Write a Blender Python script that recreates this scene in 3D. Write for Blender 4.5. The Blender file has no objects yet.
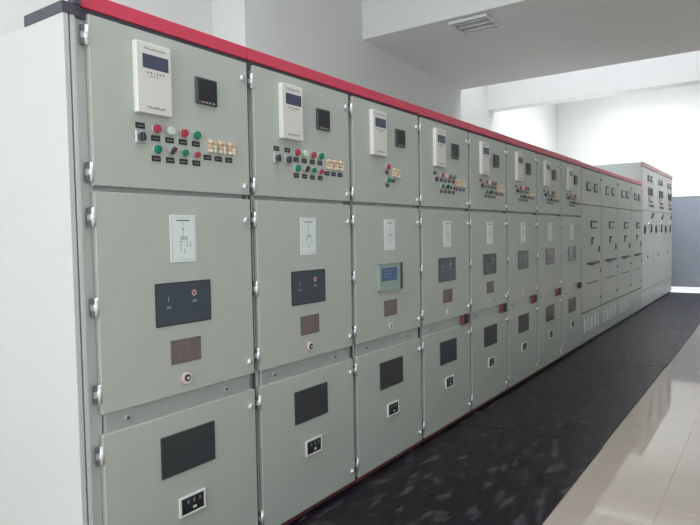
import bpy, bmesh, math
from mathutils import Vector, Matrix
C = bpy.context.scene.collection
SC = bpy.context.scene
ZB = 0.035                       # door bottoms above the floor (base channel height)

# ------------------------------------------------------------------ camera
F_PX, YAW, PITCH, ROLL = 606.57, math.radians(35.078), math.radians(-2.532), math.radians(-1.049)
cam = bpy.data.cameras.new('camera'); cam_o = bpy.data.objects.new('camera', cam); C.objects.link(cam_o)
fw = Vector((math.cos(YAW)*math.cos(PITCH), math.sin(YAW)*math.cos(PITCH), math.sin(PITCH)))
r0 = Vector((math.sin(YAW), -math.cos(YAW), 0)); u0 = r0.cross(fw)
ri = math.cos(ROLL)*r0 + math.sin(ROLL)*u0; up = -math.sin(ROLL)*r0 + math.cos(ROLL)*u0
M = Matrix((ri, up, -fw)).transposed().to_4x4(); M.translation = Vector((-1.1911, -1.9333, 1.3858 + ZB))
cam_o.matrix_world = M
cam.sensor_fit = 'HORIZONTAL'; cam.sensor_width = 36.0; cam.lens = F_PX*36.0/700.0
cam.clip_start = 0.02; cam.clip_end = 200
SC.camera = cam_o

# ------------------------------------------------------------------ world, added lamps, exposure
w = bpy.data.worlds.new('world'); SC.world = w; w.use_nodes = True
bg = w.node_tree.nodes['Background']; bg.inputs[0].default_value = (0.86, 0.93, 1.0, 1); bg.inputs[1].default_value = 2.0
SC.view_settings.view_transform = 'Standard'; SC.view_settings.look = 'None'
SC.view_settings.gamma = 1.0; SC.view_settings.use_curve_mapping = False
SC.view_settings.exposure = 0.0
def area(name, loc, rot, sx, sy, power, col=(1, 1, 1)):
    l = bpy.data.lights.new(name, 'AREA'); l.shape = 'RECTANGLE'; l.size = sx; l.size_y = sy; l.energy = power; l.color = col
    o = bpy.data.objects.new(name, l); C.objects.link(o); o.location = loc; o.rotation_euler = rot
    return o
H = math.pi/2
# added area lamps acting as daylight at made-up, unseen windows and roof lights (each lamp fills its opening, outside the shell)
area('daylight_left_window', (-4.85, -0.9, 2.3), (0, -H, 0), 2.5, 3.8, 190, (0.97, 0.99, 1.0))
area('daylight_hall_rooflight', (12.4, 0.3, 5.55), (0, 0, 0), 3.4, 3.0, 255, (0.98, 0.99, 1.0)).data.spread = math.radians(115)
area('daylight_hall_strip', (9.1, 0.0, 5.55), (0, 0, 0), 1.4, 5.0, 48, (0.98, 0.99, 1.0))
area('daylight_near_rooflight', (0.5, -0.2, 5.0), (0, 0, 0), 2.2, 2.8, 80, (0.97, 0.99, 1.0))
area('daylight_front_window', (-1.4, -4.95, 2.9), (H, 0, 0), 2.6, 2.0, 5, (0.97, 0.98, 1.0))

# ------------------------------------------------------------------ materials
def mat(name, col, rough=0.5, metal=0.0, noise=0.0, nscale=8.0, bump=0.0, bscale=200.0, spec=0.5, emit=0.0):
    m = bpy.data.materials.new(name); m.use_nodes = True; nt = m.node_tree; b = nt.nodes['Principled BSDF']
    b.inputs['Base Color'].default_value = (*col, 1); b.inputs['Roughness'].default_value = rough
    b.inputs['Metallic'].default_value = metal; b.inputs['Specular IOR Level'].default_value = spec
    tc = nt.nodes.new('ShaderNodeTexCoord')
    n = nt.nodes.new('ShaderNodeTexNoise'); n.inputs['Scale'].default_value = nscale; n.inputs['Detail'].default_value = 5
    nt.links.new(tc.outputs['Object'], n.inputs['Vector'])
    mx = nt.nodes.new('ShaderNodeMix'); mx.data_type = 'RGBA'
    k = max(noise, 0.01)
    mx.inputs['A'].default_value = (*[c*(1-k) for c in col], 1); mx.inputs['B'].default_value = (*[min(1, c*(1+k)) for c in col], 1)
    nt.links.new(n.outputs['Fac'], mx.inputs['Factor']); nt.links.new(mx.outputs['Result'], b.inputs['Base Color'])
    if bump > 0:
        n2 = nt.nodes.new('ShaderNodeTexNoise'); n2.inputs['Scale'].default_value = bscale
        nt.links.new(tc.outputs['Object'], n2.inputs['Vector'])
        bp = nt.nodes.new('ShaderNodeBump'); bp.inputs['Strength'].default_value = bump; bp.inputs['Distance'].default_value = 0.002
        nt.links.new(n2.outputs['Fac'], bp.inputs['Height']); nt.links.new(bp.outputs['Normal'], b.inputs['Normal'])
    if emit:
        b.inputs['Emission Color'].default_value = (*col, 1); b.inputs['Emission Strength'].default_value = emit
    return m
PAINT = mat('grey_green_cabinet_paint', (0.485, 0.525, 0.48), 0.42, noise=0.035, nscale=3, bump=0.10, bscale=300)
FRAME = mat('galvanised_frame_paint', (0.60, 0.63, 0.62), 0.42, noise=0.05, nscale=12)
SIDE = mat('pale_side_panel_paint', (0.57, 0.595, 0.585), 0.45, noise=0.03, nscale=2)  # same cabinet paint, lightened for the light falling on the side
RAIL = mat('zinc_rail', (0.46, 0.49, 0.48), 0.38, metal=0.35, noise=0.06, nscale=14)
RED = mat('red_header_paint', (0.66, 0.062, 0.12), 0.35, noise=0.06, nscale=5)
PINK = mat('faded_red_header', (0.50, 0.33, 0.33), 0.45, noise=0.2, nscale=4)
BLACKRAIL = mat('dark_rail_paint', (0.075, 0.075, 0.10), 0.5, noise=0.08)
PRIMER = mat('red_brown_primer', (0.17, 0.045, 0.038), 0.7, noise=0.6, nscale=18)
CHROME = mat('chrome', (0.86, 0.87, 0.88), 0.25, metal=0.55)
ZINC = mat('zinc_plate', (0.62, 0.63, 0.64), 0.4, metal=0.5)
BLACK = mat('black_plastic', (0.022, 0.022, 0.026), 0.4, noise=0.05)
SHADEG = mat('grey_seal_rubber', (0.085, 0.092, 0.09), 0.6, noise=0.05)  # dark grey for the shade in the seams between cabinets
DKGREY = mat('dark_grey_plastic', (0.07, 0.075, 0.08), 0.5, noise=0.05)
WHITE = mat('white_plastic', (0.74, 0.735, 0.70), 0.45, noise=0.02)
LCD = mat('grey_blue_lcd', (0.075, 0.085, 0.14), 0.18, noise=0.1, nscale=40)
BLUE = mat('blue_screen', (0.045, 0.11, 0.30), 0.2, noise=0.1, nscale=30)
GLASS = mat('dark_tinted_glass', (0.066, 0.085, 0.10), 0.05, noise=0.06, spec=0.28)
MESHG = mat('dark_inspection_pane', (0.055, 0.06, 0.066), 0.25, noise=0.06, spec=0.12)
PALEG = mat('pale_green_panel', (0.30, 0.42, 0.36), 0.3, noise=0.06)
BROWN = mat('brown_rating_plate', (0.19, 0.16, 0.145), 0.45, metal=0.2, noise=0.22, nscale=60)
PAPER = mat('white_sticker', (0.78, 0.86, 0.85), 0.45, noise=0.02)
INK = mat('black_ink', (0.06, 0.07, 0.075), 0.6)
PALEINK = mat('pale_print', (0.36, 0.40, 0.41), 0.6)
PALEINK2 = mat('faint_print', (0.22, 0.26, 0.28), 0.6)
DULLRED = mat('dull_red_print', (0.25, 0.165, 0.15), 0.5)
PLATEINK = mat('etched_plate', (0.23, 0.185, 0.165), 0.5)
PALERED = mat('pale_red_print', (0.62, 0.36, 0.36), 0.5)
PINKINK = mat('red_print', (0.62, 0.33, 0.32), 0.5)
RBTN = mat('red_button', (0.42, 0.04, 0.07), 0.3)
TAGRED = mat('faded_red_tag', (0.25, 0.06, 0.07), 0.5)
GBTN = mat('green_button', (0.0, 0.22, 0.12), 0.3)
WBTN = mat('white_button', (0.66, 0.72, 0.64), 0.3)
BEIGE = mat('beige_terminal', (0.66, 0.56, 0.42), 0.4, noise=0.1, nscale=60)
ORANGE = mat('orange_terminal', (0.74, 0.50, 0.30), 0.4)
YELLOWW = mat('cream_terminal', (0.82, 0.74, 0.60), 0.4)
WALL = mat('white_wall_plaster', (0.78, 0.785, 0.77), 0.8, noise=0.02, nscale=1.5, bump=0.1, bscale=60)
BEAM = mat('bright_white_beam_paint', (0.90, 0.905, 0.90), 0.8, noise=0.01)  # beam colour whitened to stand in for light on its face
CEIL = mat('ceiling_paint', (0.84, 0.845, 0.84), 0.85, noise=0.02, nscale=1.2)
TILE = mat('polished_beige_tile', (0.46, 0.40, 0.34), 0.045, noise=0.07, nscale=5, spec=0.65)
GROUT = mat('tile_joint', (0.38, 0.34, 0.29), 0.5, noise=0.1)
DOORP = mat('blue_grey_steel_door', (0.25, 0.285, 0.345), 0.35, noise=0.08, nscale=2)
CONC = mat('pale_concrete', (0.75, 0.74, 0.72), 0.9, noise=0.06)
ALU = mat('white_window_frame', (0.75, 0.76, 0.77), 0.4)
def mat_mat():
    m = mat('black_rubber', (0.012, 0.011, 0.015), 0.36, spec=0.25, bump=0.25, bscale=120); nt = m.node_tree; b = nt.nodes['Principled BSDF']
    tc = nt.nodes.new('ShaderNodeTexCoord'); mp = nt.nodes.new('ShaderNodeMapping'); mp.inputs['Scale'].default_value = (1.6, 4.2, 1)
    nt.links.new(tc.outputs['Object'], mp.inputs['Vector'])
    n = nt.nodes.new('ShaderNodeTexNoise'); n.inputs['Scale'].default_value = 3.2; n.inputs['Detail'].default_value = 7; n.inputs['Roughness'].default_value = 0.62
    nt.links.new(mp.outputs['Vector'], n.inputs['Vector'])
    cr = nt.nodes.new('ShaderNodeValToRGB'); e = cr.color_ramp.elements
    e[0].position = 0.53; e[0].color = (0.008, 0.006, 0.011, 1); e[1].position = 0.80; e[1].color = (0.13, 0.125, 0.135, 1)
    nt.links.new(n.outputs['Fac'], cr.inputs['Fac']); nt.links.new(cr.outputs['Color'], b.inputs['Base Color'])
    mr = nt.nodes.new('ShaderNodeMapRange'); mr.inputs['From Min'].default_value = 0.4; mr.inputs['From Max'].default_value = 0.7
    mr.inputs['To Min'].default_value = 0.30; mr.inputs['To Max'].default_value = 0.55
    nt.links.new(n.outputs['Fac'], mr.inputs['Value']); nt.links.new(mr.outputs['Result'], b.inputs['Roughness'])
    return m
RUBBER = mat_mat()

# ------------------------------------------------------------------ mesh helpers
class MB:
    def __init__(s): s.bm = bmesh.new(); s.mats = []
    def mi(s, m):
        if m not in s.mats: s.mats.append(m)
        return s.mats.index(m)
    def box(s, x0, x1, y0, y1, z0, z1, m, bev=0.0, seg=1):
        vs = [s.bm.verts.new((x, y, z)) for x in (x0, x1) for y in (y0, y1) for z in (z0, z1)]
        fs = []
        for a in ((0,1,3,2), (4,6,7,5), (0,4,5,1), (2,3,7,6), (0,2,6,4), (1,5,7,3)):
            f = s.bm.faces.new([vs[i] for i in a]); f.material_index = s.mi(m); fs.append(f)
        if bev:
            ed = list({e for f in fs for e in f.edges})
            bmesh.ops.bevel(s.bm, geom=ed, offset=bev, segments=seg, affect='EDGES', profile=0.5)
        return s
    def cyl(s, c, r, depth, axis, m, n=16, r2=None):
        """cylinder centred at c; axis 'x','y','z'; r at the minus end, r2 at the plus end"""
        r2 = r if r2 is None else r2
        ax = {'x': (Vector((0,1,0)), Vector((0,0,1)), Vector((1,0,0))), 'y': (Vector((0,0,1)), Vector((1,0,0)), Vector((0,1,0))),
              'z': (Vector((1,0,0)), Vector((0,1,0)), Vector((0,0,1)))}[axis]
        c = Vector(c); A = []; B = []
        for i in range(n):
            t = 2*math.pi*i/n; d = ax[0]*math.cos(t) + ax[1]*math.sin(t)
            A.append(s.bm.verts.new(c + d*r - ax[2]*depth/2)); B.append(s.bm.verts.new(c + d*r2 + ax[2]*depth/2))
        k = s.mi(m)
        for i in range(n):
            f = s.bm.faces.new((A[i], A[(i+1) % n], B[(i+1) % n], B[i])); f.material_index = k; f.smooth = True
        f = s.bm.faces.new(A[::-1]); f.material_index = k
        f = s.bm.faces.new(B); f.material_index = k
        return s
    def ring(s, c, ro, rin, depth, m, n=20):
        """flat ring lying in the xz plane, thickness along y"""
        k = s.mi(m); c = Vector(c); L = []
        for (r, y) in ((ro, -depth/2), (rin, -depth/2), (rin, depth/2), (ro, depth/2)):
            L.append([s.bm.verts.new(c + Vector((r*math.cos(2*math.pi*i/n), y, r*math.sin(2*math.pi*i/n)))) for i in range(n)])
        for a in range(4):
            P, Q = L[a], L[(a+1) % 4]
            for i in range(n):
                f = s.bm.faces.new((P[i], P[(i+1) % n], Q[(i+1) % n], Q[i])); f.material_index = k
        return s
    def mesh(s, name):
        bmesh.ops.recalc_face_normals(s.bm, faces=s.bm.faces)
        me = bpy.data.meshes.new(name); s.bm.to_mesh(me); s.bm.free()
        for m in s.mats: me.materials.append(m)
        return me
def put(name, me, parent=None, loc=(0, 0, 0), rot=None):
    o = bpy.data.objects.new(name, me); C.objects.link(o); o.parent = parent; o.location = loc
    if rot: o.rotation_euler = rot
    return o
def structure(name, me, loc=(0, 0, 0)):
    o = put(name, me, None, loc); o['kind'] = 'structure'; return o
def tag(o, label, cat, group=None):
    o['label'] = label; o['category'] = cat
    if group: o['group'] = group
    return o
def thing(name, loc, label, cat, group=None):
    o = bpy.data.objects.new(name, None); C.objects.link(o); o.location = loc; o.empty_display_size = 0.2
    return tag(o, label, cat, group)

# ------------------------------------------------------------------ setting: floor, walls, ceiling
XL, XR, YF, YB, YP = -4.6, 15.0, -4.7, 2.75, 2.30      # left, far end, front side, back wall, pier face
ZN, ZL, ZS, ZF = 4.75, 3.855, 3.765, 5.3                  # near ceiling, lowered slab, its second step, far hall ceiling
fl = structure('floor', MB().box(XL, XR, YF, YB, -0.10, -0.006, GROUT).mesh('floor'))
TX, TY = 0.8, 0.8
tile_me = MB().box(0.0003, TX-0.0003, 0.0003, TY-0.0003, -0.02, 0.0, TILE, 0.0005).mesh('floor_tile')
def tiles(x0, x1, y0, y1):
    nx = math.ceil((x1-x0)/TX); ny = math.ceil((y1-y0)/TY)
    for i in range(nx):
        for j in range(ny):
            sx = min(TX, x1-(x0+i*TX))/TX; sy = min(TY, y1-(y0+j*TY))/TY
            if sx < 0.05 or sy < 0.05: continue
            o = put('floor_tile', tile_me, fl, (x0+i*TX, y0+j*TY, 0)); o.scale = (sx, sy, 1)
tiles(-1.0, XR, YF+0.04, 0.02)
structure('floor_back', MB().box(XL, XR, 0.02, YB, -0.02, 0.0, TILE).mesh('floor_back'))
structure('floor_entry', MB().box(XL, -1.0, YF, 0.02, -0.02, 0.0, TILE).mesh('floor_entry'))
# back wall, pier between the two bright bays
structure('wall_back', MB().box(XL-0.25, XR+0.25, YB, YB+0.25, 0, ZF, WALL).mesh('wall_back'))
structure('wall_pier', MB().box(3.14, 8.08, YP, YB, 0, ZN, WALL).mesh('wall_pier'))
# left wall with an added, unseen opening for its lamp
wl = MB(); y0, y1, z0, z1 = -2.8, 1.0, 1.05, 3.55
wl.box(XL-0.25, XL, YF-0.25, y0, 0, ZN, WALL); wl.box(XL-0.25, XL, y1, YB, 0, ZN, WALL)
wl.box(XL-0.25, XL, y0, y1, 0, z0, WALL); wl.box(XL-0.25, XL, y0, y1, z1, ZN, WALL)
structure('wall_left', wl.mesh('wall_left'))
def added_window_x(name, x, y0, y1, z0, z1, n):
    b = MB(); t = 0.035
    for k in range(n+1):
        y = y0 + (y1-y0)*k/n; b.box(x-t, x+t, max(y0, y-t), min(y1, y+t), z0, z1, ALU)
    for z in (z0, z0+(z1-z0)*0.68, z1-2*t): b.box(x-t*0.9, x+t*0.9, y0, y1, z, z+2*t, ALU)
    structure(name, b.mesh(name))
def added_window_y(name, y, x0, x1, z0, z1, n):
    b = MB(); t = 0.035
    for k in range(n+1):
        x = x0 + (x1-x0)*k/n; b.box(max(x0, x-t), min(x1, x+t), y-t, y+t, z0, z1, ALU)
    for z in (z0, z0+(z1-z0)*0.68, z1-2*t): b.box(x0, x1, y-t*0.9, y+t*0.9, z, z+2*t, ALU)
    structure(name, b.mesh(name))
added_window_x('window_1', XL-0.12, y0, y1, z0, z1, 3)  # unseen window frame, added in front of the left lamp
# front wall (behind the photographer's right) with one added opening for a lamp
wf = MB(); ops = [(-2.7, -0.1, 1.9, 3.9)]
px = XL-0.25
for (a, b_, c_, d_) in ops:
    wf.box(px, a, YF-0.25, YF, 0, ZF, WALL); wf.box(a, b_, YF-0.25, YF, 0, c_, WALL); wf.box(a, b_, YF-0.25, YF, d_, ZF, WALL); px = b_
wf.box(px, XR+0.25, YF-0.25, YF, 0, ZF, WALL)
structure('wall_front', wf.mesh('wall_front'))
added_window_y('window_2', YF-0.12, -2.7, -0.1, 1.9, 3.9, 2)  # unseen window frame, added in front of the front lamp
# far end wall with the wide steel door
DY0, DY1, DZ = -2.35, 0.30, 2.19
we = MB()
we.box(XR, XR+0.25, DY1, YB, 0, ZF, WALL); we.box(XR, XR+0.25, YF, DY0, 0, ZF, WALL); we.box(XR, XR+0.25, DY0, DY1, DZ, ZF, WALL)
structure('wall_right', we.mesh('wall_right'))
d = structure('door_1', MB().box(XR+0.03, XR+0.07, DY0+0.01, DY1-0.01, 0.07, DZ-0.005, DOORP).mesh('door_1'))
half = (DY1-DY0)/2
leaf = MB().box(0, 0.02, 0, half-0.02, 0, DZ-0.10, DOORP, 0.006).mesh('door_leaf')
for k in range(2): put('door_leaf', leaf, d, (XR+0.01, DY0+0.01+k*(half), 0.085))
put('door_handle', MB().cyl((0, 0, 0), 0.012, 0.14, 'y', CHROME).box(0, 0.03, -0.02, 0.02, -0.08, 0.08, CHROME, 0.003).mesh('door_handle'), d, (XR-0.02, DY0+half-0.12, 1.08))
structure('ground_outside', MB().box(XR+0.25, 40, -12, 12, -0.12, 0.0, CONC).mesh('ground_outside'))
structure('door_threshold', MB().box(XR, XR+0.25, DY0, DY1, -0.05, 0.0, CONC).mesh('door_threshold'))
# ceilings
def holed(name, x0, x1, zz, a0, a1, b0, b1):
    b = MB().box(x0, a0, YF-0.25, YB+0.25, zz, zz+0.2, CEIL).box(a1, x1, YF-0.25, YB+0.25, zz, zz+0.2, CEIL)
    b.box(a0, a1, YF-0.25, b0, zz, zz+0.2, CEIL).box(a0, a1, b1, YB+0.25, zz, zz+0.2, CEIL)
    structure(name, b.mesh(name))
def added_rooflight(name, a0, a1, b0, b1, zz):  # glazing bars for the added roof openings, all out of view
    b = MB()
    for k in range(5):
        x = a0 + (a1-a0)*k/4; b.box(max(a0, x-0.03), min(a1, x+0.03), b0, b1, zz+0.06, zz+0.12, ALU)
    structure(name, b.mesh(name))
holed('ceiling', XL-0.25, 5.2, ZN, -0.6, 1.6, -1.6, 1.2); added_rooflight('window_4', -0.6, 1.6, -1.6, 1.2, ZN)  # made-up roof opening, out of view, for the near lamp
b = MB(); b.box(5.2, 8.08, YF-0.25, YB+0.25, ZL, ZF+0.2, CEIL)      # lowered slab, its soffit falling slightly towards the hall
for v in b.bm.verts:
    if v.co.z < ZL+0.01 and v.co.x > 8: v.co.z = ZS
structure('ceiling_lowered', b.mesh('ceiling_lowered'))
SKX0, SKX1, SKY0, SKY1 = 10.7, 14.1, -1.2, 1.8
holed('ceiling_strip', 8.08, 10.3, ZF, 8.4, 9.8, -2.5, 2.5); added_rooflight('window_5', 8.4, 9.8, -2.5, 2.5, ZF)  # unseen roof opening, added so its lamp brightens the beam
holed('ceiling_hall', 10.3, XR+0.25, ZF, SKX0, SKX1, SKY0, SKY1); added_rooflight('window_3', SKX0, SKX1, SKY0, SKY1, ZF)  # unseen roof opening, added for the hall lamp
structure('trim_1', MB().box(10.3, 10.6, YF, YB, 3.85, ZF, BEAM).mesh('trim_1'))

# ceiling grille lamp (unlit)
cl = thing('ceiling_light', (5.49, 0.93, ZL-0.011), 'unlit square grille ceiling light recessed in the lowered ceiling', 'ceiling light')
b = MB(); hw = 0.235
for (a0, a1, b0, b1) in ((-hw, hw, -hw, -hw+0.03), (-hw, hw, hw-0.03, hw), (-hw, -hw+0.03, -hw+0.03, hw-0.03), (hw-0.03, hw, -hw+0.03, hw-0.03)):
    b.box(a0, a1, b0, b1, -0.035, 0, ALU, 0.004)
put('lamp_frame', b.mesh('lamp_frame'), cl)
put('reflector', MB().box(-hw+0.03, hw-0.03, -hw+0.03, hw-0.03, -0.006, 0, DKGREY).mesh('reflector'), cl)
tube = MB().cyl((0, 0, 0), 0.013, 0.40, 'y', WHITE).mesh('lamp_tube')
vane = MB().box(-0.045, 0.045, -0.20, 0.20, -0.004, 0.004, ALU).mesh('reflector_vane')
for k in range(3):
    put('lamp_tube', tube, cl, (-0.135+0.135*k, 0, -0.022)); put('reflector_vane', vane, cl, (-0.135+0.135*k, 0, -0.011))

# ------------------------------------------------------------------ rubber mats
MATX = [0.008, 2.95, 5.75, 8.57, 11.46, 14.2]
MLAB = ['black rubber floor mat sheet along the cabinet with the exposed side panel, pale scuffs',
        'black rubber floor mat sheet under the cabinets with red and black rail blocks',
        'black rubber floor mat sheet reaching from the plain switchgear to the louvred cabinets',
        'black rubber floor mat sheet in front of the louvred low cabinets',
        'black rubber floor mat sheet in front of the tall cabinets by the steel door']
for k in range(5):
    x0, x1 = MATX[k], MATX[k+1]
    me = MB().box(0.004, x1-x0-0.004, -1.018 + 0.006*(k % 2), 0.018, 0.0, 0.007, RUBBER, 0.002).mesh('rubber_mat')
    tag(put('rubber_mat', me, None, (x0, 0, 0.0005)), MLAB[k], 'floor mat', 'black rubber mats along the cabinets')

# ------------------------------------------------------------------ switchgear parts (shared meshes), cabinet-local x 0..0.8, door face y = 0
D = 1.5
def z(v): return v + ZB
fr = MB()
fr.box(0.002, 0.798, 0.06, D, z(0), z(2.143), FRAME)                       # carcass
fr.box(0.002, 0.045, 0.027, 0.06, z(0), z(2.163), FRAME, 0.002)            # hinge post, left
fr.box(0.045, 0.775, 0.035, 0.06, z(1.54), z(1.59), FRAME)                 # cross rails behind the doors
fr.box(0.045, 0.775, 0.035, 0.06, z(2.10), z(2.163), FRAME)
fr.box(0.045, 0.775, 0.035, 0.06, z(0.0), z(0.05), FRAME)
fr.box(0.752, 0.784, 0.045, 0.06, z(0), z(2.163), FRAME)                   # lock post, right
FRAME_ME = fr.mesh('cabinet_frame')
SHADE_ME = MB().box(0.003, 0.012, 0.015, 0.027, z(0.002), z(2.16), SHADEG).mesh('seal_strip')  # added dark strip, stands in for the shaded gap between cabinets
RAIL_ME = MB().box(0.046, 0.775, 0.012, 0.06, z(0.690), z(0.775), RAIL, 0.003).box(0.035, 0.0455, 0.0275, 0.05, z(0.70), z(0.765), BLACK) \
    .box(0.665, 0.745, 0.009, 0.012, z(0.700), z(0.765), RAIL).mesh('cross_rail')
def door_me(name, z0, z1):
    return MB().box(0.030, 0.790, 0.0, 0.026, z(z0), z(z1), PAINT, 0.0025, 2).mesh(name)
CTRL_ME = door_me('control_door', 1.576, 2.161)
BRK_ME = door_me('breaker_door', 0.770, 1.556)
CBL_ME = door_me('cable_door', 0.004, 0.697)
HEAD_ME = MB().box(0.003, 0.797, 0.003, 0.024, z(2.180), z(2.233), RED, 0.002).mesh('red_header')
TOPR_ME = MB().box(0.0015, 0.7985, 0.014, 0.245, z(2.143), z(2.179), BLACKRAIL).box(0.002, 0.798, 0.024, 0.05, z(2.179), z(2.228), BLACKRAIL).mesh('top_rail')
BASE_ME = MB().box(0.0015, 0.7985, 0.008, 0.075, 0.018, z(0), PRIMER, 0.002).box(0.0015, 0.7985, 0.030, 0.07, 0, 0.018, BLACKRAIL).box(0.0015, 0.7985, 0.10, D, 0, z(0), PRIMER).mesh('base_channel')
CLIP = mat('grey_hinge_clip', (0.16, 0.165, 0.18), 0.5)
hg = MB().cyl((0.0, 0, 0), 0.0095, 0.066, 'z', CHROME, 14)
hg.box(-0.0175, -0.006, -0.004, 0.010, 0.012, 0.033, CLIP); hg.box(-0.0175, -0.006, -0.004, 0.010, -0.033, -0.012, CLIP)
hg.box(-0.018, -0.004, 0.0, 0.011, -0.011, 0.011, ZINC)
HINGE_ME = hg.mesh('hinge')
LATCH_ME = MB().cyl((0, -0.006, 0), 0.0135, 0.014, 'y', CHROME, 18).cyl((0, -0.0145, 0), 0.009, 0.004, 'y', ZINC, 16).box(-0.0015, 0.0015, -0.0175, -0.0165, -0.007, 0.007, BLACK) \
    .box(0.012, 0.026, -0.004, 0.0005, -0.006, 0.006, ZINC).mesh('door_latch')
# protection relay 0.16 x 0.26, 32 mm proud
RELAY_ME = MB().box(-0.078, 0.078, -0.026, 0.0, -0.130, 0.130, WHITE, 0.003).mesh('protection_relay')
RSCR_ME = MB().box(-0.052, 0.064, -0.0275, -0.0255, -0.026, 0.026, LCD, 0.001).mesh('relay_screen')
def caption(n, hh):
    b = MB(); x0 = -0.006*n
    b.box(x0, -x0, -0.0269, -0.0258, -hh*0.35, hh*0.35, PALEINK)
    for i in range(n): b.box(x0+i*0.012+0.001, x0+i*0.012+0.010, -0.0271, -0.0258, -hh*(0.6+0.4*(i % 2)), hh*(1.0-0.3*(i % 3)), PALEINK)
    return b.mesh('printed_caption')
PRINT_ME, PRINT2_ME = caption(8, 0.0032), caption(7, 0.0045)
b = MB()
for i in range(6): b.cyl((-0.030+0.014*i, -0.0265, 0.024), 0.0028, 0.003, 'y', PINKINK if i == 2 else DKGREY, 8)
for i in range(3): b.cyl((-0.016+0.014*i, -0.0265, 0.012), 0.002, 0.003, 'y', DKGREY, 8)
LEDS_ME = b.mesh('indicator_dots')
# panel meter 0.113 square
METER_ME = MB().box(-0.0565, 0.0565, -0.012, 0.0, -0.0535, 0.0535, DKGREY, 0.003).mesh('panel_meter')
MSCR_ME = MB().box(-0.046, 0.049, -0.0135, -0.0115, -0.040, 0.046, BLACK, 0.001).mesh('meter_screen')
b = MB()
for i, m in enumerate((PINKINK, PINKINK, PALEINK, PALEINK)): b.box(-0.030+0.019*i, -0.021+0.019*i, -0.0136, -0.0119, -0.048, -0.0425, m)
MDIG_ME = b.mesh('meter_keys')
def button_base(r): return MB().cyl((0, -0.004, 0), r*1.02, 0.008, 'y', ZINC, 18).mesh('button_collar')
def button_cap(r, m): return MB().cyl((0, -0.0125, 0), r*0.72, 0.013, 'y', m, 18, r*0.92).mesh('button_cap')
BB, SB = button_base(0.0195), button_base(0.0155)
CAPS = {'r': button_cap(0.0195, RBTN), 'g': button_cap(0.0195, GBTN), 'w': button_cap(0.0195, WBTN), 'sr': button_cap(0.015, RBTN), 'sg': button_cap(0.015, GBTN)}
SELB_ME = MB().cyl((0, -0.005, 0), 0.017, 0.010, 'y', ZINC, 18).mesh('selector_switch')
SELK_ME = MB().box(-0.006, 0.006, -0.026, -0.010, -0.015, 0.015, BLACK, 0.002).box(0.004, 0.007, -0.0262, -0.02, 0.0, 0.014, RBTN).mesh('selector_lever')
ROTB_ME = MB().box(-0.024, 0.024, -0.007, 0.0, -0.024, 0.024, ZINC, 0.003).mesh('rotary_switch')
ROTK_ME = MB().cyl((0, -0.012, 0), 0.0155, 0.012, 'y', DKGREY, 18).box(-0.005, 0.005, -0.026, -0.015, -0.017, 0.017, BLACK, 0.002).mesh('rotary_knob')
NP_ME = MB().box(-0.020, 0.020, -0.002, 0.0, -0.0105, 0.0105, BLACK).box(-0.014, 0.014, -0.0026, -0.0018, -0.003, 0.0015, PALEINK2).mesh('nameplate')
b = MB()
b.box(-0.019, 0.019, -0.006, 0.0, -0.026, 0.026, BEIGE, 0.002)
for (xx, zz, m) in ((-0.011, 0.018, YELLOWW), (0.011, 0.016, ORANGE), (-0.011, -0.001, ORANGE), (0.011, -0.003, YELLOWW), (-0.010, -0.019, YELLOWW), (0.011, -0.018, YELLOWW)):
    b.cyl((xx, -0.011, zz), 0.0078, 0.012, 'y', m, 10)
TERM_ME = b.mesh('terminal_link')
# mimic sticker 0.125 x 0.187
STICK_ME = MB().box(-0.063, 0.063, -0.0025, 0.0, -0.0935, 0.0935, PAPER).mesh('mimic_sticker')
b = MB(); y0_, y1_ = -0.0031, -0.0024
def ln(x0, x1, z0, z1, m=INK): b.box(x0, x1, y0_, y1_, z0, z1, m)
ln(-0.031, 0.034, 0.0695, 0.0735)
ln(-0.0007, 0.0007, 0.035, 0.066, PALEINK); ln(-0.004, 0.004, 0.032, 0.040, PALEINK); ln(-0.0007, 0.0007, -0.002, 0.030, PALEINK)
for i in range(4): ln(-0.013+0.0095*i, -0.007+0.0095*i, -0.006, 0.008, PALEINK)
ln(-0.022, 0.030, -0.013, -0.0115, PALEINK); ln(-0.015, -0.012, -0.055, -0.010, PALEINK); ln(0.004, 0.008, -0.058, -0.04, PALEINK)
ln(0.016, 0.020, -0.035, -0.02, PALEINK); ln(0.034, 0.038, -0.036, -0.018, PALEINK)
for (x0, x1, zz0, zz1) in ((-0.056, 0.056, 0.0835, 0.0845), (-0.056, 0.056, -0.0845, -0.0835), (-0.056, -0.055, -0.084, 0.084), (0.055, 0.056, -0.084, 0.084)): ln(x0, x1, zz0, zz1, PALEINK)
DIAG_ME = b.mesh('printed_diagram')
# breaker viewing window 0.27 x 0.165, cable inspection window 0.275 x 0.165
WIN_ME = MB().box(-0.138, 0.138, -0.004, 0.0, -0.084, 0.084, BLACK, 0.003).box(-0.134, 0.134, -0.0048, -0.0035, -0.080, 0.080, GLASS).mesh('viewing_window')
yy = -0.0052
MARKI_ME = MB().box(-0.080, -0.0765, yy, yy+0.0006, 0.012, 0.030, PALEINK).mesh('closed_mark')
MARKO_ME = MB().ring((0.049, yy, 0.036), 0.0125, 0.0060, 0.001, PINKINK).mesh('open_mark')
MARKT_ME = MB().box(-0.010, 0.010, yy, yy+0.0006, -0.005, 0.005, PALEINK2).mesh('mark_caption')
LWIN_ME = MB().box(-0.138, 0.138, -0.004, 0.0, -0.083, 0.083, DKGREY, 0.002).box(-0.134, 0.134, -0.0048, -0.0035, -0.079, 0.079, MESHG).mesh('inspection_window')
b = MB()
b.box(-0.133, 0.133, -0.010, 0.0, -0.082, 0.082, PALEG, 0.002)
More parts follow.
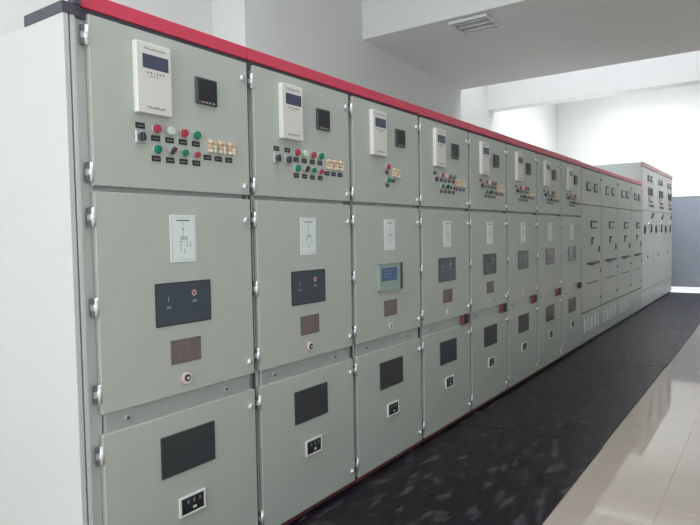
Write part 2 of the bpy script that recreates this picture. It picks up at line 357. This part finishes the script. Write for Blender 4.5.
for (x0, x1, zz0, zz1) in ((-0.136, 0.136, 0.078, 0.084), (-0.136, 0.136, -0.084, -0.078), (-0.136, -0.128, -0.084, 0.084), (0.112, 0.136, -0.084, 0.084)): b.box(x0, x1, -0.014, 0.0, zz0, zz1, DKGREY if x0 > 0 else PALEG)
SCRW_ME = b.mesh('controller_panel')
SCRB_ME = MB().box(-0.108, 0.070, -0.0125, -0.009, -0.022, 0.056, BLUE, 0.001).mesh('blue_display')
b = MB()
for i in range(3): b.box(-0.085, 0.03-0.02*i, -0.0129, -0.012, 0.034-0.018*i, 0.040-0.018*i, PALEINK2)
SCRT_ME = b.mesh('display_lines')
b = MB(); b.box(-0.076, 0.076, -0.003, 0.0, -0.048, 0.048, BROWN, 0.001)
PLATE_ME = b.mesh('rating_plate')
b = MB()
for i in range(5): b.box(-0.062, 0.020+0.008*(i % 3), -0.0036, -0.0028, 0.030-0.016*i, 0.034-0.016*i, PLATEINK)
b.cyl((-0.066, -0.0035, 0.040), 0.003, 0.002, 'y', INK, 8); b.cyl((0.066, -0.0035, 0.040), 0.003, 0.002, 'y', INK, 8)
b.box(-0.045, -0.02, -0.0037, -0.0028, -0.030, -0.010, DULLRED)
b.box(0.0, 0.022, -0.0037, -0.0028, -0.004, 0.028, DULLRED)
PLPR_ME = b.mesh('engraved_lines')
LOCK_ME = MB().ring((0, -0.001, 0), 0.029, 0.024, 0.002, PINKINK).ring((0, -0.0035, 0), 0.0245, 0.012, 0.007, WHITE).cyl((0, -0.006, 0), 0.0135, 0.012, 'y', BLACK, 18).cyl((0, -0.0125, 0), 0.006, 0.003, 'y', WBTN, 12).mesh('racking_socket')
KEY_ME = MB().cyl((0, -0.002, 0), 0.022, 0.004, 'y', WHITE, 20).box(-0.005, 0.005, -0.006, -0.003, -0.016, 0.014, BLACK, 0.001).mesh('keyhole_cover')
b = MB()
for (x0, x1, zz0, zz1) in ((-0.067, 0.067, 0.032, 0.040), (-0.067, 0.067, -0.040, -0.032), (-0.067, -0.057, -0.032, 0.032), (0.057, 0.067, -0.032, 0.032)): b.box(x0, x1, -0.010, 0.0, zz0, zz1, WHITE, 0.0015)
LP_ME = b.mesh('voltage_indicator')
LPB_ME = MB().box(-0.057, 0.057, -0.007, 0.0, -0.032, 0.032, BLACK).mesh('black_face')
LPK_ME = MB().box(-0.0045, 0.0045, -0.0077, -0.0068, -0.008, 0.008, PALEINK2).mesh('indicator_lamp')
LPS_ME = MB().box(0.0, 0.018, -0.0078, -0.0068, -0.020, -0.010, WHITE).mesh('test_key')
BOLT_ME = MB().cyl((0, -0.003, 0), 0.012, 0.006, 'y', ZINC, 6).cyl((0, -0.008, 0), 0.006, 0.006, 'y', DKGREY, 10).mesh('rail_bolt')
BLKR_ME = MB().box(-0.055, -0.012, -0.012, 0.006, -0.040, 0.040, TAGRED, 0.004).mesh('red_tag')
BLKK_ME = MB().box(-0.010, 0.045, -0.024, 0.006, -0.030, 0.042, BLACK, 0.004).box(0.045, 0.060, -0.012, 0.006, 0.02, 0.034, BLACK).mesh('black_interlock')

X0 = [0.0, 0.800, 1.583, 2.378, 3.172, 3.970, 4.790, 5.612, 6.465]
HVLAB = ['grey switchgear cabinet at the row end with its pale side panel exposed',
         'grey switchgear cabinet with two rotary switches side by side under its white relay',
         'grey switchgear cabinet with blue screen and only one red and one green button',
         'grey switchgear cabinet next after the blue-screen one, red tag on its rail',
         'grey switchgear cabinet second after the blue-screen one, brown plate above a keyhole',
         'grey switchgear cabinet third after the blue-screen one, first without a brown plate',
         'grey switchgear cabinet last but one before the louvred low cabinets, red rail tag',
         'grey switchgear cabinet adjoining the louvred low cabinets, black block on its rail']
def hv(k):
    r = thing('switchgear_cabinet', (X0[k], 0, 0), HVLAB[k], 'electrical cabinet', 'medium-voltage switchgear cabinets')
    r.scale = ((X0[k+1]-X0[k])/0.8, 1, 1)
    if k: put('seal_strip', SHADE_ME, r)
    put('cabinet_frame', FRAME_ME, r); put('cross_rail', RAIL_ME, r); put('top_rail', TOPR_ME, r); put('red_header', HEAD_ME, r); put('base_channel', BASE_ME, r)
    for nm, me, hz_, lz in (('control_door', CTRL_ME, (2.088, 1.622), (2.086, 1.612)), ('breaker_door', BRK_ME, (1.466, 1.151, 0.845), (1.462, 0.828)), ('cable_door', CBL_ME, (0.626, 0.085), (0.626, 0.066))):
        dd = put(nm, me, r)
        for q in hz_: put('hinge', HINGE_ME, dd, (0.0245, 0.006, z(q)))
        for q in lz: put('door_latch', LATCH_ME, dd, (0.757, 0, z(q)))
    rel = put('protection_relay', RELAY_ME, r, (0.277, 0, z(1.983)))
    put('relay_screen', RSCR_ME, rel, (0, 0, 0.061)); put('printed_caption', PRINT_ME, rel, (0.004, 0, 0.108)); put('printed_caption', PRINT2_ME, rel, (0.004, 0, -0.107)); put('indicator_dots', LEDS_ME, rel, (0, 0, -0.004))
    mt = put('panel_meter', METER_ME, r, (0.546, 0, z(1.988))); put('meter_screen', MSCR_ME, mt); put('meter_keys', MDIG_ME, mt)
    def btn(x, zz, c):
        o = put('push_button', SB if c[0] == 's' else BB, r, (x, 0, z(zz))); cp = put('button_cap', CAPS[c], o)
        cp['label'] = {'r': 'red', 'g': 'green', 'w': 'white'}[c[-1]] + ' button cap'
    def npl(x, zz): put('nameplate', NP_ME, r, (x, 0, z(zz)))
    def rotary(x, zz, lz):
        o = put('rotary_switch', ROTB_ME, r, (x, 0, z(zz))); put('rotary_knob', ROTK_ME, o); npl(x, lz)
    if k == 2:
        btn(0.389, 1.797, 'r'); btn(0.391, 1.719, 'g'); npl(0.388, 1.764); npl(0.390, 1.686); npl(0.458, 1.717)
        put('terminal_link', TERM_ME, r, (0.465, 0, z(1.768))); put('terminal_link', TERM_ME, r, (0.507, 0, z(1.764)))
    else:
        dx = 0.0 if k == 0 else 0.031; dz = 0.0 if k == 0 else -0.006
        if k == 1: rotary(0.178, 1.757, 1.803); rotary(0.257, 1.757, 1.803)
        else: rotary(0.224, 1.766, 1.808)
        for i, c in enumerate('rwrg'): btn(0.293+0.065*i+dx, 1.804+dz, c); npl(0.291+0.065*i+dx, 1.769+dz); npl(0.291+0.065*i+dx, 1.692+dz)
        btn(0.294+dx, 1.727+dz, 'g'); btn(0.425+dx, 1.727+dz, 'sg'); btn(0.486+dx, 1.725+dz, 'sr')
        s = put('selector_switch', SELB_ME, r, (0.362+dx, 0, z(1.728+dz))); put('selector_lever', SELK_ME, s, rot=(0, 0.6, 0))
        for i in range(3): put('terminal_link', TERM_ME, r, (0.567+0.053*i+dx*0.8, 0, z(1.768+dz))); npl(0.546+0.060*i+dx, 1.720+dz)
    st = put('mimic_sticker', STICK_ME, r, (0.407, 0, z(1.387))); put('printed_diagram', DIAG_ME, st)
    if k == 2:
        v = put('controller_panel', SCRW_ME, r, (0.402, 0, z(1.131))); put('blue_display', SCRB_ME, v); put('display_lines', SCRT_ME, v)
    else:
        v = put('viewing_window', WIN_ME, r, (0.403, 0, z(1.131))); put('closed_mark', MARKI_ME, v); put('open_mark', MARKO_ME, v); put('mark_caption', MARKT_ME, v, (-0.078, 0, -0.011)); put('mark_caption', MARKT_ME, v, (0.050, 0, 0.003))
    if k < 5:
        pl = put('rating_plate', PLATE_ME, r, (0.406, 0, z(0.939))); put('engraved_lines', PLPR_ME, pl)
    put('racking_socket' if k < 2 else 'keyhole_cover', LOCK_ME if k < 2 else KEY_ME, r, (0.403, 0, z(0.828)))
    put('inspection_window', LWIN_ME, r, (0.405, 0, z(0.536)))
    lp = put('voltage_indicator', LP_ME, r, (0.412, 0, z(0.312))); put('black_face', LPB_ME, lp); put('test_key', LPS_ME, lp)
    for i in range(3): put('indicator_lamp', LPK_ME, lp, (-0.0235+0.030*i, 0, 0.014))
    for x in (0.135, 0.622): put('rail_bolt', BOLT_ME, r, (x, 0.012, z(0.733)))
    if 3 <= k <= 6: put('red_tag', BLKR_ME, r, (0.69, 0, z(0.733)))
    if k >= 3: put('black_interlock', BLKK_ME, r, (0.69, 0, z(0.733)))
    return r
roots = [hv(k) for k in range(8)]
# end cabinet: exposed side panel, corner strips, header end cap
r = roots[0]
put('side_panel', MB().box(-0.060, -0.040, 0.002, D, z(-0.035), z(2.143), SIDE, 0.002).mesh('side_panel'), r)['label'] = 'pale exposed side panel'
put('corner_strip', MB().box(-0.040, 0.002, 0.022, 0.08, z(-0.035), z(2.143), FRAME).box(-0.033, -0.015, 0.004, 0.022, z(-0.03), z(2.150), FRAME, 0.003).mesh('corner_strip'), r)
put('side_top_rail', MB().box(-0.062, 0.001, 0.0, 0.245, z(2.143), z(2.180), BLACKRAIL).box(-0.024, 0.001, -0.008, 0.03, z(2.180), z(2.236), BLACKRAIL).mesh('side_top_rail'), r)

# ------------------------------------------------------------------ louvred low cabinets (1.03 wide)
LX = [6.470, 7.500, 8.545, 9.570, 10.565]; LW = 1.03; LD = 1.0
LFR = MB().box(0.003, LW-0.003, 0.03, LD, z(0), z(2.155), FRAME).mesh('cabinet_frame')
TALLP = mat('pale_grey_cabinet_paint', (0.62, 0.65, 0.635), 0.42, noise=0.03, nscale=3)  # paled partly to stand in for stronger light on the tall fronts
def panel(name, z0, z1, w, m=PAINT): return MB().box(0.008, w-0.008, 0.0, 0.03, z(z0), z(z1), m, 0.003).mesh(name)
LUP, LMN = panel('meter_door', 1.722, 2.155, LW), panel('drawer_front', 0.385, 1.708, LW)
LBP = MB().box(0.008, LW-0.008, 0.004, 0.03, z(0), z(0.368), PAINT, 0.003).mesh('louvred_panel')
LOUV = MB().box(-0.034, 0.034, -0.008, 0.006, -0.090, 0.090, ALU, 0.003).box(0.036, 0.065, 0.0010, 0.0052, -0.080, 0.080, DKGREY).mesh('louver')
LHD = MB().box(0.001, LW-0.001, 0.003, 0.024, z(2.178), z(2.226), RED, 0.002).mesh('red_header')
LTR = MB().box(0.001, LW-0.001, 0.010, 0.245, z(2.155), z(2.178), BLACKRAIL).mesh('top_rail')
LBS = MB().box(0.001, LW-0.001, 0.02, LD, 0, z(0), BLACKRAIL).mesh('base_channel')
SQM = MB().box(-0.085, 0.085, -0.010, 0.0, -0.058, 0.058, DKGREY, 0.003).box(-0.06, 0.06, -0.0112, -0.0095, -0.036, 0.040, LCD).mesh('panel_meter')
b = MB(); b.box(-0.16, 0.16, -0.010, 0.0, 0.030, 0.050, BLACK, 0.003).box(-0.16, 0.16, -0.010, 0.0, -0.050, -0.032, DKGREY, 0.003).box(-0.16, -0.12, -0.010, 0.0, -0.032, 0.030, DKGREY, 0.003)
CHAN = b.mesh('pull_handle')
LEVB = MB().box(-0.025, 0.025, -0.008, 0.0, -0.050, 0.050, DKGREY, 0.003).mesh('switch_plate')
LEVK = MB().box(-0.016, 0.05, -0.018, -0.008, 0.022, 0.046, BLACK, 0.004).mesh('switch_lever')
LEV2 = MB().box(-0.024, 0.024, -0.010, 0.0, -0.038, 0.038, DKGREY, 0.003).box(-0.06, 0.0, -0.014, -0.008, -0.04, -0.02, BLACK, 0.003).mesh('toggle_lever')
BARH = MB().box(-0.30, 0.30, -0.020, -0.010, -0.015, 0.015, BLACK, 0.004).box(-0.28, -0.24, -0.016, 0, -0.01, 0.01, BLACK).box(0.24, 0.28, -0.016, 0, -0.01, 0.01, BLACK).box(-0.14, 0.0, -0.022, -0.008, -0.025, 0.012, BLACK, 0.004).mesh('bar_handle')
SLOT = MB().box(-0.30, 0.30, -0.003, 0.001, -0.006, 0.006, DKGREY).mesh('vent_slot')
KNOB = MB().cyl((0, -0.004, 0), 0.018, 0.008, 'y', DKGREY, 12).mesh('lock_knob')
SEAM = MB().box(-0.45, 0.45, -0.0012, 0.0006, -0.004, 0.004, RAIL).mesh('panel_seam')
LLAB = ['grey louvred low cabinet adjoining the switchgear row', 'grey louvred low cabinet second from the switchgear row',
        'grey louvred low cabinet third from the switchgear row', 'grey low cabinet with bar handle adjoining the tall cabinets']
for k in range(4):
    r = thing('low_voltage_cabinet', (LX[k], 0, 0), LLAB[k], 'electrical cabinet', 'low cabinets with bar handles'); r.scale = ((LX[k+1]-LX[k])/LW, 1, 1)
    put('cabinet_frame', LFR, r); put('meter_door', LUP, r); put('drawer_front', LMN, r); put('red_header', LHD, r); put('top_rail', LTR, r); put('base_channel', LBS, r)
    lb = put('louvred_panel', LBP, r)
    if k < 3:
        for i in range(5): put('louver', LOUV, lb, (0.16+0.17*i, 0.002, z(0.215)))
    for x in (0.335, 0.71): put('panel_meter', SQM, r, (x, 0, z(1.948)))
    put('lock_knob', KNOB, r, (0.985, 0, z(2.07))); put('lock_knob', KNOB, r, (0.985, 0, z(0.857))); put('lock_knob', KNOB, r, (0.975, 0, z(0.50)))
    put('panel_seam', SEAM, r, (0.51, 0, z(1.575)))
    put('pull_handle', CHAN, r, (0.605, 0, z(1.472)))
    s = put('switch_plate', LEVB, r, (0.511, 0, z(1.263))); put('switch_lever', LEVK, s)
    put('toggle_lever', LEV2, r, (0.89, 0, z(1.149))); put('bar_handle', BARH, r, (0.56, 0, z(0.978))); put('vent_slot', SLOT, r, (0.55, 0, z(0.728)))

# ------------------------------------------------------------------ tall cabinets by the steel door
TW = 1.255; TDp = 1.0; TXs = [10.57 + TW*k for k in range(3)]
TFR = MB().box(0.0, TW-0.003, 0.03, TDp, z(0), z(2.59), FRAME).mesh('cabinet_frame')
TUP, TMN = panel('upper_door', 1.745, 2.515, TW, TALLP), panel('lower_door', 0.31, 1.735, TW, TALLP)
TKP = MB().box(0.004, TW-0.004, 0.006, 0.03, z(0), z(0.30), TALLP, 0.003).mesh('kick_panel')
THD = MB().box(0.0, TW-0.002, -0.006, 0.03, z(2.522), z(2.60), PINK, 0.003).mesh('faded_header')
TBS = MB().box(0.001, TW-0.001, 0.02, TDp, 0, z(0), BLACKRAIL).mesh('base_channel')
TM1 = MB().box(-0.105, 0.105, -0.012, 0, -0.055, 0.055, BLACK, 0.003).box(-0.07, 0.075, -0.0135, -0.011, -0.028, 0.040, LCD).mesh('panel_meter')
TM2 = MB().box(-0.10, 0.10, -0.012, 0, -0.072, 0.072, DKGREY, 0.003).box(-0.07, 0.07, -0.0135, -0.011, -0.05, 0.055, BLACK).mesh('tall_meter')
TRD = MB().box(-0.13, 0.13, -0.004, 0, -0.045, 0.045, PALERED, 0.003).mesh('red_mimic_strip')
TNP = MB().box(-0.25, 0.25, -0.006, 0, -0.020, 0.020, BLACK, 0.003).mesh('black_nameplate')
TDL = MB().cyl((0, -0.005, 0), 0.085, 0.010, 'y', BLACK, 20).cyl((0, -0.014, 0), 0.05, 0.010, 'y', DKGREY, 18).mesh('rotary_dial')
b = MB(); b.box(-0.05, 0.05, -0.012, 0.0, -0.075, 0.075, BLACK, 0.004).box(-0.16, 0.03, -0.014, -0.002, -0.080, -0.052, BLACK, 0.004)
THK = b.mesh('hook_handle')
TLV = MB().box(-0.22, 0.22, -0.018, -0.008, -0.014, 0.014, CHROME, 0.003).cyl((-0.2, -0.005, 0), 0.02, 0.010, 'y', ZINC, 12).mesh('lever_arm')
TLG = MB().box(-0.13, 0.11, -0.022, -0.004, -0.020, 0.020, BLACK, 0.004).mesh('lever_grip')
TLAB = ['tall pale grey cabinet adjoining the low cabinets, its upper side showing above them',
        'tall pale grey cabinet standing between the other two tall ones', 'tall pale grey cabinet at the row end next to the steel door']
for k in range(3):
    r = thing('tall_cabinet', (TXs[k], 0, 0), TLAB[k], 'electrical cabinet', 'tall cabinets by the steel door')
    put('cabinet_frame', TFR, r); put('upper_door', TUP, r); put('lower_door', TMN, r); put('kick_panel', TKP, r); put('faded_header', THD, r); put('base_channel', TBS, r)
    for x in (0.64, 0.95): put('panel_meter', TM1, r, (x, 0, z(2.345)))
    for x in (0.70, 0.99): put('tall_meter', TM2, r, (x, 0, z(2.105)))
    put('red_mimic_strip', TRD, r, (0.76, 0, z(1.96)))
    put('black_nameplate', TNP, r, (0.97, 0, z(1.845))); put('black_nameplate', TNP, r, (0.93, 0, z(1.925))).scale = (0.6, 1, 0.8)
    put('rotary_dial', TDL, r, (0.25, 0, z(1.40))); put('hook_handle', THK, r, (0.96, 0, z(1.425)))
    lv = put('lever_arm', TLV, r, (0.82, 0, z(1.56)), (0, -0.35, 0)); put('lever_grip', TLG, lv, (0.24, 0, 0.02))
    put('lock_knob', KNOB, r, (0.55, 0, z(0.90))).scale = (2.2, 1, 1.2)
